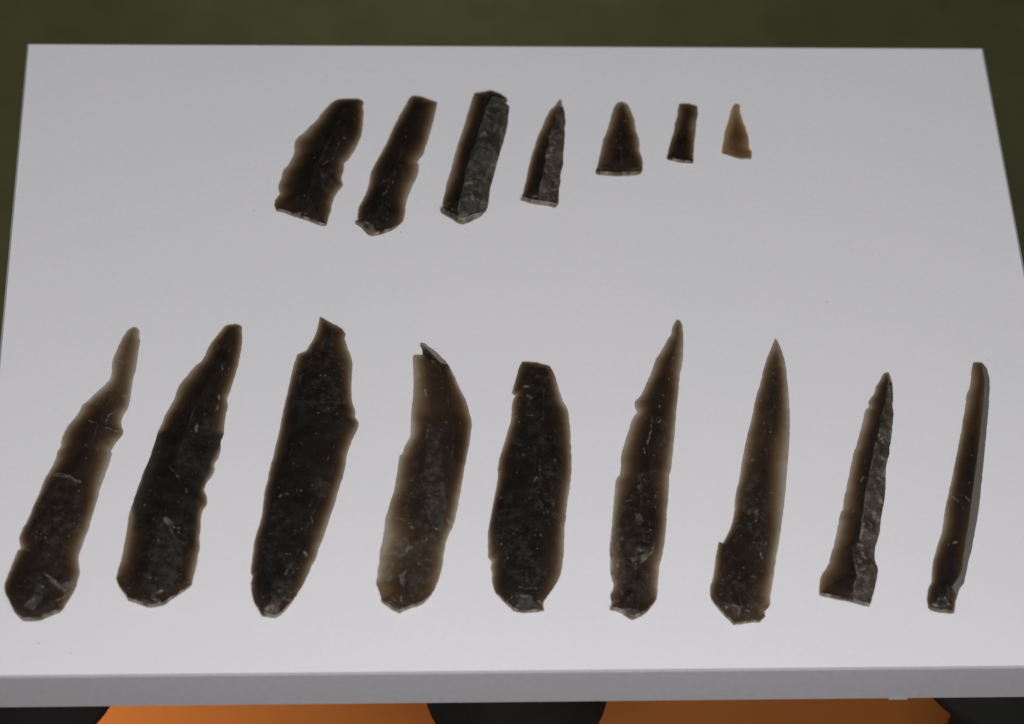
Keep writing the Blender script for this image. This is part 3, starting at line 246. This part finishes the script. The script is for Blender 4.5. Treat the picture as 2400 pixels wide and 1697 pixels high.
 'b9': {'outline': [[2280.4,852.3],[2300.7,852.3],[2312.5,869.4],[2319.4,899.0],[2318.0,928.6],[2316.1,968.0],[2312.5,1007.4],[2309.6,1037.0],[2305.6,1076.5],[2301.7,1115.9],[2298.7,1143.9],[2295.8,1179.4],[2289.8,1218.9],[2283.9,1250.4],[2276.0,1293.8],[2270.1,1313.5],[2266.2,1337.2],[2262.2,1352.9],[2258.3,1368.7],[2248.4,1382.5],[2242.5,1402.2],[2239.6,1410.1],[2237.6,1423.9],[2235.6,1439.3],[2218.9,1437.7],[2199.1,1435.7],[2184.4,1431.8],[2175.5,1424.9],[2172.5,1404.2],[2175.5,1380.5],[2182.4,1364.8],[2183.8,1337.2],[2188.3,1311.5],[2197.2,1278.0],[2205.1,1256.3],[2210.0,1228.7],[2214.9,1193.2],[2220.8,1165.6],[2226.8,1140.0],[2230.7,1121.8],[2238.6,1082.4],[2246.5,1042.9],[2253.4,1007.4],[2256.3,987.7],[2262.2,954.2],[2265.2,926.6],[2272.1,908.9],[2275.1,889.1],[2277.0,865.5]],'k': 850,'ridges': [[[2300.7,852.3],[2306.6,889.1],[2306.6,928.6],[2301.7,977.9],[2293.8,1046.9],[2285.9,1106.0],[2281.0,1137.6],[2276.0,1179.4],[2268.2,1238.6],[2260.3,1289.8],[2253.4,1337.2],[2244.5,1356.9],[2230.7,1376.6]]],'facets': [[[[2300.7,852.3],[2306.6,889.1],[2306.6,928.6],[2301.7,977.9],[2293.8,1046.9],[2285.9,1106.0],[2281.0,1137.6],[2276.0,1179.4],[2268.2,1238.6],[2260.3,1289.8],[2253.4,1337.2],[2244.5,1356.9],[2230.7,1376.6],[2240.6,1396.3],[2278.0,1396.3],[2356.9,1125.7],[2356.9,841.8]],[0.21,0.195,0.175],0.97,2],[[[2175.5,1424.9],[2183.4,1416.0],[2236.6,1416.0],[2235.6,1439.3],[2199.1,1435.7]],[0.17,0.13,0.1],0.5,3],[[[2214.9,1368.7],[2242.5,1374.6],[2238.6,1412.1],[2218.9,1404.2]],[0.12,0.1,0.085],0.4,4]],'chips': [[[2258.3,1159.7],[2266.2,1165.6],[2272.1,1175.5]],[[2234.6,1165.6],[2245.5,1175.5]],[[2234.6,1272.1],[2242.5,1271.7]],[[2197.2,1402.2],[2209.0,1403.2]],[[2179.4,1416.0],[2201.1,1420.0]],[[2214.9,1400.3],[2224.8,1416.0]],[[2211.0,1427.9],[2234.6,1429.8]],[[2185.3,1431.8],[2191.3,1427.9]]],'spots': [[2276.0,1067.6],[2223.8,1278.0],[2271.1,1131.7]],'T': 4.8,'base': 1.8,'tip': 1.2,'spec': 0.2},  # grey of the long right facet is a reflection put into the colour
}
# ------------------------------------------------------------------ flint blades
def vnoise(P, f, seed):                     # vectorised smooth value noise
    q = P * f + seed * 17.31; i = np.floor(q).astype(int); t = q - i; t = t * t * (3 - 2 * t)
    def h(a, b):
        s = np.sin(a * 127.1 + b * 311.7 + seed * 74.7) * 43758.5453; return s - np.floor(s)
    x, y = i[:, 0], i[:, 1]
    return ((h(x, y) * (1 - t[:, 0]) + h(x + 1, y) * t[:, 0]) * (1 - t[:, 1]) + (h(x, y + 1) * (1 - t[:, 0]) + h(x + 1, y + 1) * t[:, 0]) * t[:, 1]) * 2 - 1
def inside(P, poly):
    c = np.zeros(len(P), bool); Q = np.asarray(poly, float); R = np.roll(Q, -1, 0)
    for (x0, y0), (x1, y1) in zip(Q, R):
        m = (y0 > P[:, 1]) != (y1 > P[:, 1])
        if m.any(): c[m] ^= P[m, 0] < (x1 - x0) * (P[m, 1] - y0) / (y1 - y0) + x0
    return c
def seg_dist(P, line, closed=False):
    L = np.asarray(line, float)
    if len(L) == 1: return np.hypot(*(P - L[0]).T)
    best = np.full(len(P), 1e9); n = len(L) if closed else len(L) - 1
    for i in range(n):
        a, b = L[i], L[(i + 1) % len(L)]; d = b - a
        t = np.clip(((P - a) @ d) / max(d @ d, 1e-9), 0, 1)
        best = np.minimum(best, np.hypot(*(P - a - t[:, None] * d).T))
    return best
def soft(P, poly, w=3.0):                   # 1 inside, 0 outside, soft over w
    d = seg_dist(P, poly, True); s = np.where(inside(P, poly), d, -d)
    return np.clip(s / w + .5, 0, 1)
def spline(Q, step, rng, seed):
    Q = np.asarray(Q, float); n = len(Q); out = []
    for i in range(n):
        p0, p1, p2, p3 = Q[i - 1], Q[i], Q[(i + 1) % n], Q[(i + 2) % n]
        m = max(2, int(np.hypot(*(p2 - p1)) / step))
        # soften the tangents at sharp corners
        def tan(a, b, c):
            u, v = b - a, c - b; cs = (u @ v) / (np.hypot(*u) * np.hypot(*v) + 1e-9)
            return (c - a) * .5 * max(0, min(1, (cs - .62) / .25)) * min(1, np.hypot(*(p2 - p1)) / (.5 * np.hypot(*(c - a)) + 1e-9))
        t1, t2 = tan(p0, p1, p2), tan(p1, p2, p3)
        for j in range(m):
            t = j / m; out.append((2*t**3-3*t**2+1)*p1 + (t**3-2*t**2+t)*t1 + (-2*t**3+3*t**2)*p2 + (t**3-t**2)*t2)
    O = np.array(out)
    tg = np.roll(O, -1, 0) - np.roll(O, 1, 0); nr = np.stack([tg[:, 1], -tg[:, 0]], 1) / (np.hypot(*tg.T)[:, None] + 1e-9)
    O = O + nr * (vnoise(O, .09, seed) * .55 + vnoise(O, .35, seed + 3) * .6)[:, None]
    return O

def build_blade(idx, key, S, label, group):
    rng = np.random.default_rng(idx + 5)
    O = spline(S['outline'], 2.6, rng, idx + 1)
    lo, hi = O.min(0), O.max(0); st = 2.35
    gx, gy = np.meshgrid(np.arange(lo[0], hi[0], st), np.arange(lo[1], hi[1], st))
    G = np.stack([gx.ravel(), gy.ravel()], 1); G[:, 0] += (np.round((G[:, 1] - lo[1]) / st) % 2) * st / 2
    G += rng.uniform(-.45, .45, G.shape); G = G[inside(G, O)]
    od = np.full(len(G), 1e9)
    for c in range(0, len(O), 256):
        od = np.minimum(od, np.sqrt(((G[:, None] - O[None, c:c + 256]) ** 2).sum(2)).min(1))
    G = G[od > 1.5]
    pts = np.vstack([O, G]); nO = len(O)
    vs, es, fs, *_ = delaunay_2d_cdt([Vector(p) for p in pts], [(i, (i + 1) % nO) for i in range(nO)], [], 1, 1e-5, False)
    if len(vs) != len(pts): pts = np.array([(v.x, v.y) for v in vs])
    F = [tuple(f) for f in fs]
    cen = pts[np.array(F)].mean(1); keep = inside(cen, O); F = [f for f, q in zip(F, keep) if q]
    Wp = plane(pts); mm = Wp[:, :2] * 1000
    Om = mm[:nO]
    # blade axis
    top_i, bot_i = pts[:, 1].argmin(), pts[:, 1].argmax()
    ax = mm[bot_i] - mm[top_i]; Ln = np.hypot(*ax); ax = ax / Ln
    tpar = np.clip(((mm - mm[top_i]) @ ax) / Ln, 0, 1)
    # rim height along the outline
    tg = np.roll(Om, -1, 0) - np.roll(Om, 1, 0); nrm = np.stack([tg[:, 1], -tg[:, 0]], 1); nrm /= np.hypot(*nrm.T)[:, None] + 1e-9
    if ((Om - Om.mean(0)) * nrm).sum() < 0: nrm = -nrm
    facing = nrm @ ax
    tb = ((Om - mm[top_i]) @ ax) / Ln
    rim = .26 + np.clip((tb - .86) / .10, 0, 1) * np.clip((facing - .1) / .5, 0, 1) * S['base'] * 1.5 \
        + np.clip((.10 - tb) / .06, 0, 1) * np.clip((-facing) / .5, 0, 1) * S['tip'] * .6
    rim += .07 * vnoise(Om, .12, idx + 9)
    ker = np.ones(5) / 5; rim = np.convolve(np.r_[rim[-2:], rim, rim[:2]], ker, 'valid'); rim = np.maximum(rim, .12)
    # nearest outline point
    dd = np.full(len(mm), 1e9); nn = np.zeros(len(mm), int)
    for c in range(0, nO, 256):
        D = ((mm[:, None] - Om[None, c:c + 256]) ** 2).sum(2); a = D.argmin(1); v = np.sqrt(D[np.arange(len(mm)), a])
        m = v < dd; dd[m] = v[m]; nn[m] = a[m] + c
    dd[:nO] = 0; nn[:nO] = np.arange(nO)
    T = S['T'] * (.72 + .33 * np.clip(tpar / .5, 0, 1)) * (1 + .10 * vnoise(mm, .05, idx + 2))
    fall = 5.6 * (1 + .45 * vnoise(mm, .045, idx + 4))
    side = np.tanh(((mm - mm.mean(0)) @ np.array([ax[1], -ax[0]])) / 5); fall = fall * (1 + side * (.28 * (-1) ** idx + .1 * rng.normal()))
    k2 = np.hanning(61); k2 /= k2.sum(); rs = np.convolve(np.r_[rim[-30:], rim, rim[:30]], k2, 'valid')
    r = rs[nn] + (rim[nn] - rs[nn]) * np.exp(-dd / 1.2)
    h = r + np.maximum(T - r, 0) * (1 - np.exp(-(dd / fall) ** 1.6))
    for (q, rad, amt) in S.get('thin', []): h *= 1 - amt * np.exp(-((pts - q) ** 2).sum(1) / rad ** 2)
    grow = 1 - np.exp(-(dd / 3.0) ** 1.5)
    for rd in S['ridges']:
        R_ = np.asarray(rd, float).copy(); R_[:, 1] += 3.2 * S['T'] * .62
        e = seg_dist(mm, plane(R_)[:, :2] * 1000)
        h += grow * (.45 * np.maximum(0, 1 - e / 3.5) + .55 * np.maximum(0, 1 - e / 9)) * (S['T'] / 5)
    # bulb and ripples spreading from the struck end
    bp = mm[bot_i] - ax * 3; rr = np.hypot(*(mm - bp).T)
    h += grow * .5 * np.exp(-((rr - 8) / 6) ** 2) * (S['T'] / 5)
    h += grow * .035 * np.sin(rr * 1.9 + 1.5 * vnoise(mm, .12, idx)) * np.exp(-rr / 45)
    h += grow * (.22 * vnoise(mm, .16, idx + 6) + .10 * vnoise(mm, .4, idx + 7) + .03 * vnoise(mm, 1.1, idx + 8))
    # shallow scars at the struck end
    for _ in range(7):
        c0 = mm[bot_i] - ax * rng.uniform(1, 13) + np.array([ax[1], -ax[0]]) * rng.uniform(-7, 7)
        e = np.hypot(*(mm - c0).T); R0 = rng.uniform(2, 4.5)
        h -= grow * rng.uniform(.15, .4) * np.clip(1 - (e / R0) ** 2, 0, 1)
    h = np.maximum(h, .1)
    px = proj(np.c_[Wp[:, :2], h / 1000])
    cortex = np.zeros(len(h))
    if 'cortex' in S:
        cortex = soft(px, S['cortex'], 2.5)
        h += cortex * grow * (.30 * vnoise(mm, .55, idx + 11) + .18 * vnoise(mm, 1.3, idx + 12))
    if 'patch' in S:
        c = soft(px, S['patch'][0], 14) * S['patch'][1] * np.clip(.75 + 1.0 * vnoise(mm, .45, idx + 13), 0, 1.6); cortex = np.maximum(cortex, np.clip(c, 0, 1))
    # bruised, matt skin at the struck end
    bse = np.clip((tpar - .93) / .06, 0, 1) * np.clip(.35 + .8 * vnoise(mm, .5, idx + 14), 0, 1)
    cortex = np.maximum(cortex, .55 * bse)
    stain = np.zeros(len(h))
    for poly, amt in S.get('dark', []): stain += amt * soft(px + np.stack([vnoise(px, .02, idx), vnoise(px, .025, idx + 5)], 1) * 14, poly, 14)
    if 'graze' in S: cortex = np.maximum(cortex, .16 * soft(px, S['graze'], 40) * np.clip(.7 + vnoise(mm, .3, idx + 15), 0, 2))
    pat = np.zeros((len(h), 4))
    for poly, colr, amt, wd in S.get('facets', []):  # platform and patch tones, plus reflected sheen painted as grey veils
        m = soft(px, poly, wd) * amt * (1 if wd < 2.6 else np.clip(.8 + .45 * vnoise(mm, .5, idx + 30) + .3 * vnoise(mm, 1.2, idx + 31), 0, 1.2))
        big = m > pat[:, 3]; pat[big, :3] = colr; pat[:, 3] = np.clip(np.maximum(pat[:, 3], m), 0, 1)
    chip = np.zeros(len(h)); jig = px + np.stack([vnoise(px, .16, idx), vnoise(px, .16, idx + 1)], 1) * 2.2
    for ch in S['chips']:
        wd = (2.2 if len(ch) > 2 else 2.8) * (1 + .4 * vnoise(px, .1, idx + 40))
        e = seg_dist(jig, ch); chip = np.maximum(chip, np.clip(1.35 - e / wd, 0, 1) * np.clip(.65 + .55 * vnoise(px, .14, idx + 41), .12, .95))
    for s_ in S['spots']:
        chip = np.maximum(chip, np.clip(1.6 - np.hypot(*(jig - s_).T) / 2.1, 0, 1) * .85)
    # fine flecks and curled scratches scattered over the face
    cand = np.nonzero((dd > 2.2))[0]
    for _ in range(int(95 * S['spec'] * min(1, len(cand) / 9000) + 6)):
        c0 = px[cand[rng.integers(len(cand))]]; L_ = rng.choice([1.5, 3, 5, 9, 13], p=[.38, .27, .18, .11, .06]); a_ = rng.uniform(0, 6.28); cv = rng.normal(0, .9)
        ts = np.linspace(-.5, .5, 5); an = a_ + cv * ts * 2
        ln = c0 + np.cumsum(np.stack([np.cos(an), np.sin(an)], 1) * L_ / 4, 0)
        m = (np.abs(px - c0) < L_ + 5).all(1)
        if m.any(): chip[m] = np.maximum(chip[m], np.clip(1.35 - seg_dist(px[m], ln) / rng.uniform(1.3, 2.0), 0, 1) * rng.uniform(.10, .55) * (1.25 - .35 * (L_ > 6)))
    h += chip * grow * .10
    # struck platform and broken end: front-facing rim carries a matt tan skin
    plat = np.zeros(nO); plat = np.clip((rim - .6) / .5, 0, 1) * np.clip(.75 + .6 * vnoise(Om, .5, idx + 16), 0, 1)
    chip[:nO] = np.maximum(chip[:nO], plat * .95)
    for rd in S['ridges']:
        R_ = np.asarray(rd, float)
        e = seg_dist(jig, R_); chip = np.maximum(chip, np.clip(1.3 - e / 1.9, 0, 1) * .45 * np.clip(.4 + 1.2 * vnoise(mm, .25, idx + 21), 0, 1))
    speck_and_sheen = np.clip(dd / 4.5, 0, 1) * np.clip(.6 + .9 * vnoise(mm, .07, idx + 17), 0, 1.3) * (.6 + .75 * tpar)  # density of the flecks and of the painted sheen mist
    # assemble closed solid
    org = Wp[:, :2].mean(0); n = len(h)
    V = np.zeros((2 * n, 3)); V[:n, :2] = Wp[:, :2] - org; V[n:, :2] = V[:n, :2]
    V[:n, 2] = h / 1000; V[n:, 2] = .00002
    V[:, 2] += .00001
    a0, b0, c0 = [pts[i] for i in F[0][:3]]; ccw = (b0[0]-a0[0])*(c0[1]-a0[1])-(b0[1]-a0[1])*(c0[0]-a0[0])
    # pixel y runs down, so the turn direction flips on the way to the plane
    up = [f[::-1] for f in F] if ccw > 0 else F
    dn = [tuple(i + n for i in f[::-1]) for f in up]
    Fs = set(); 
    for f in up:
        for i in range(3): Fs.add((f[i], f[(i + 1) % 3]))
    side = []
    for (i, j) in Fs:
        if (j, i) not in Fs: side.append((j, i, i + n, j + n))
    o = mesh_obj('flint_blade', V, up + dn + side, None, loc=(org[0], org[1], 0))
    me = o.data
    for nm, arr in (('cortex', cortex), ('stain', np.clip(stain, -1, 1)), ('chip', chip), ('speck_and_sheen', speck_and_sheen)):
        at = me.attributes.new(nm, 'FLOAT', 'POINT'); full = np.zeros(2 * n); full[:n] = arr
        if nm in ('chip',): full[n:n + nO] = arr[:nO]
        at.data.foreach_set('value', full)
    at = me.attributes.new('patina_sheen', 'FLOAT_COLOR', 'POINT'); full = np.zeros((2 * n, 4)); full[:n] = pat; at.data.foreach_set('color', full.ravel())
    me.materials.append(flint('flint_' + 'abcdefghijklmnop'[idx], S.get('tint', (1, 1, 1)), S['spec'], S.get('cortex_tone', (.11, .09, .075)), idx * 1.7 + .4, S.get('milk', (.135, .128, .118)), S.get('k', 760)))
    me.shade_smooth(); me.set_sharp_from_angle(angle=math.radians(38))
    return tag(o, label, 'flint blade', group)

GS = 'small flint blades in the back row'; GL = 'long flint blades in the front row'
INFO = [
 ('t1', 'broad dark flint blade with a slanted cut base, leftmost of the back row', GS),
 ('t2', 'smooth dark flint blade with squared top and notched right side in the back row', GS),
 ('t3', 'thick flint blade with a rough grey right half, third in the back row', GS),
 ('t4', 'pointed flint blade with brown left edge and rough right side in the back row', GS),
 ('t5', 'short triangular dark flint piece with a rounded tip in the back row', GS),
 ('t6', 'small narrow oblong flint piece beside the pale triangular one', GS),
 ('t7', 'smallest flint piece, pale honey brown triangle at the right end of the back row', GS),
 ('b1', 'long flint blade with a thin bent honey brown tip, leftmost of the front row', GL),
 ('b2', 'wide flint blade with a black band across its middle and wavy right edge', GL),
 ('b3', 'largest dark flint blade with a notched shoulder near its top', GL),
 ('b4', 'brown grey flint blade with a forked broken top and pale grey edge chip', GL),
 ('b5', 'dark flint blade with blunt flat top and small square foot at its base', GL),
 ('b6', 'long pointed flint blade with hooked tip and crusty lower left side', GL),
 ('b7', 'straight sharp pointed flint blade with a step on its lower left edge', GL),
 ('b8', 'narrow pointed flint blade with rough mottled right half and flared cut base', GL),
 ('b9', 'slim flint blade with a smooth right facet with a painted grey reflection, at the far right', GL),
]
for i, (key, lab, grp) in enumerate(INFO):
    build_blade(i, key, BLADES[key], lab, grp)
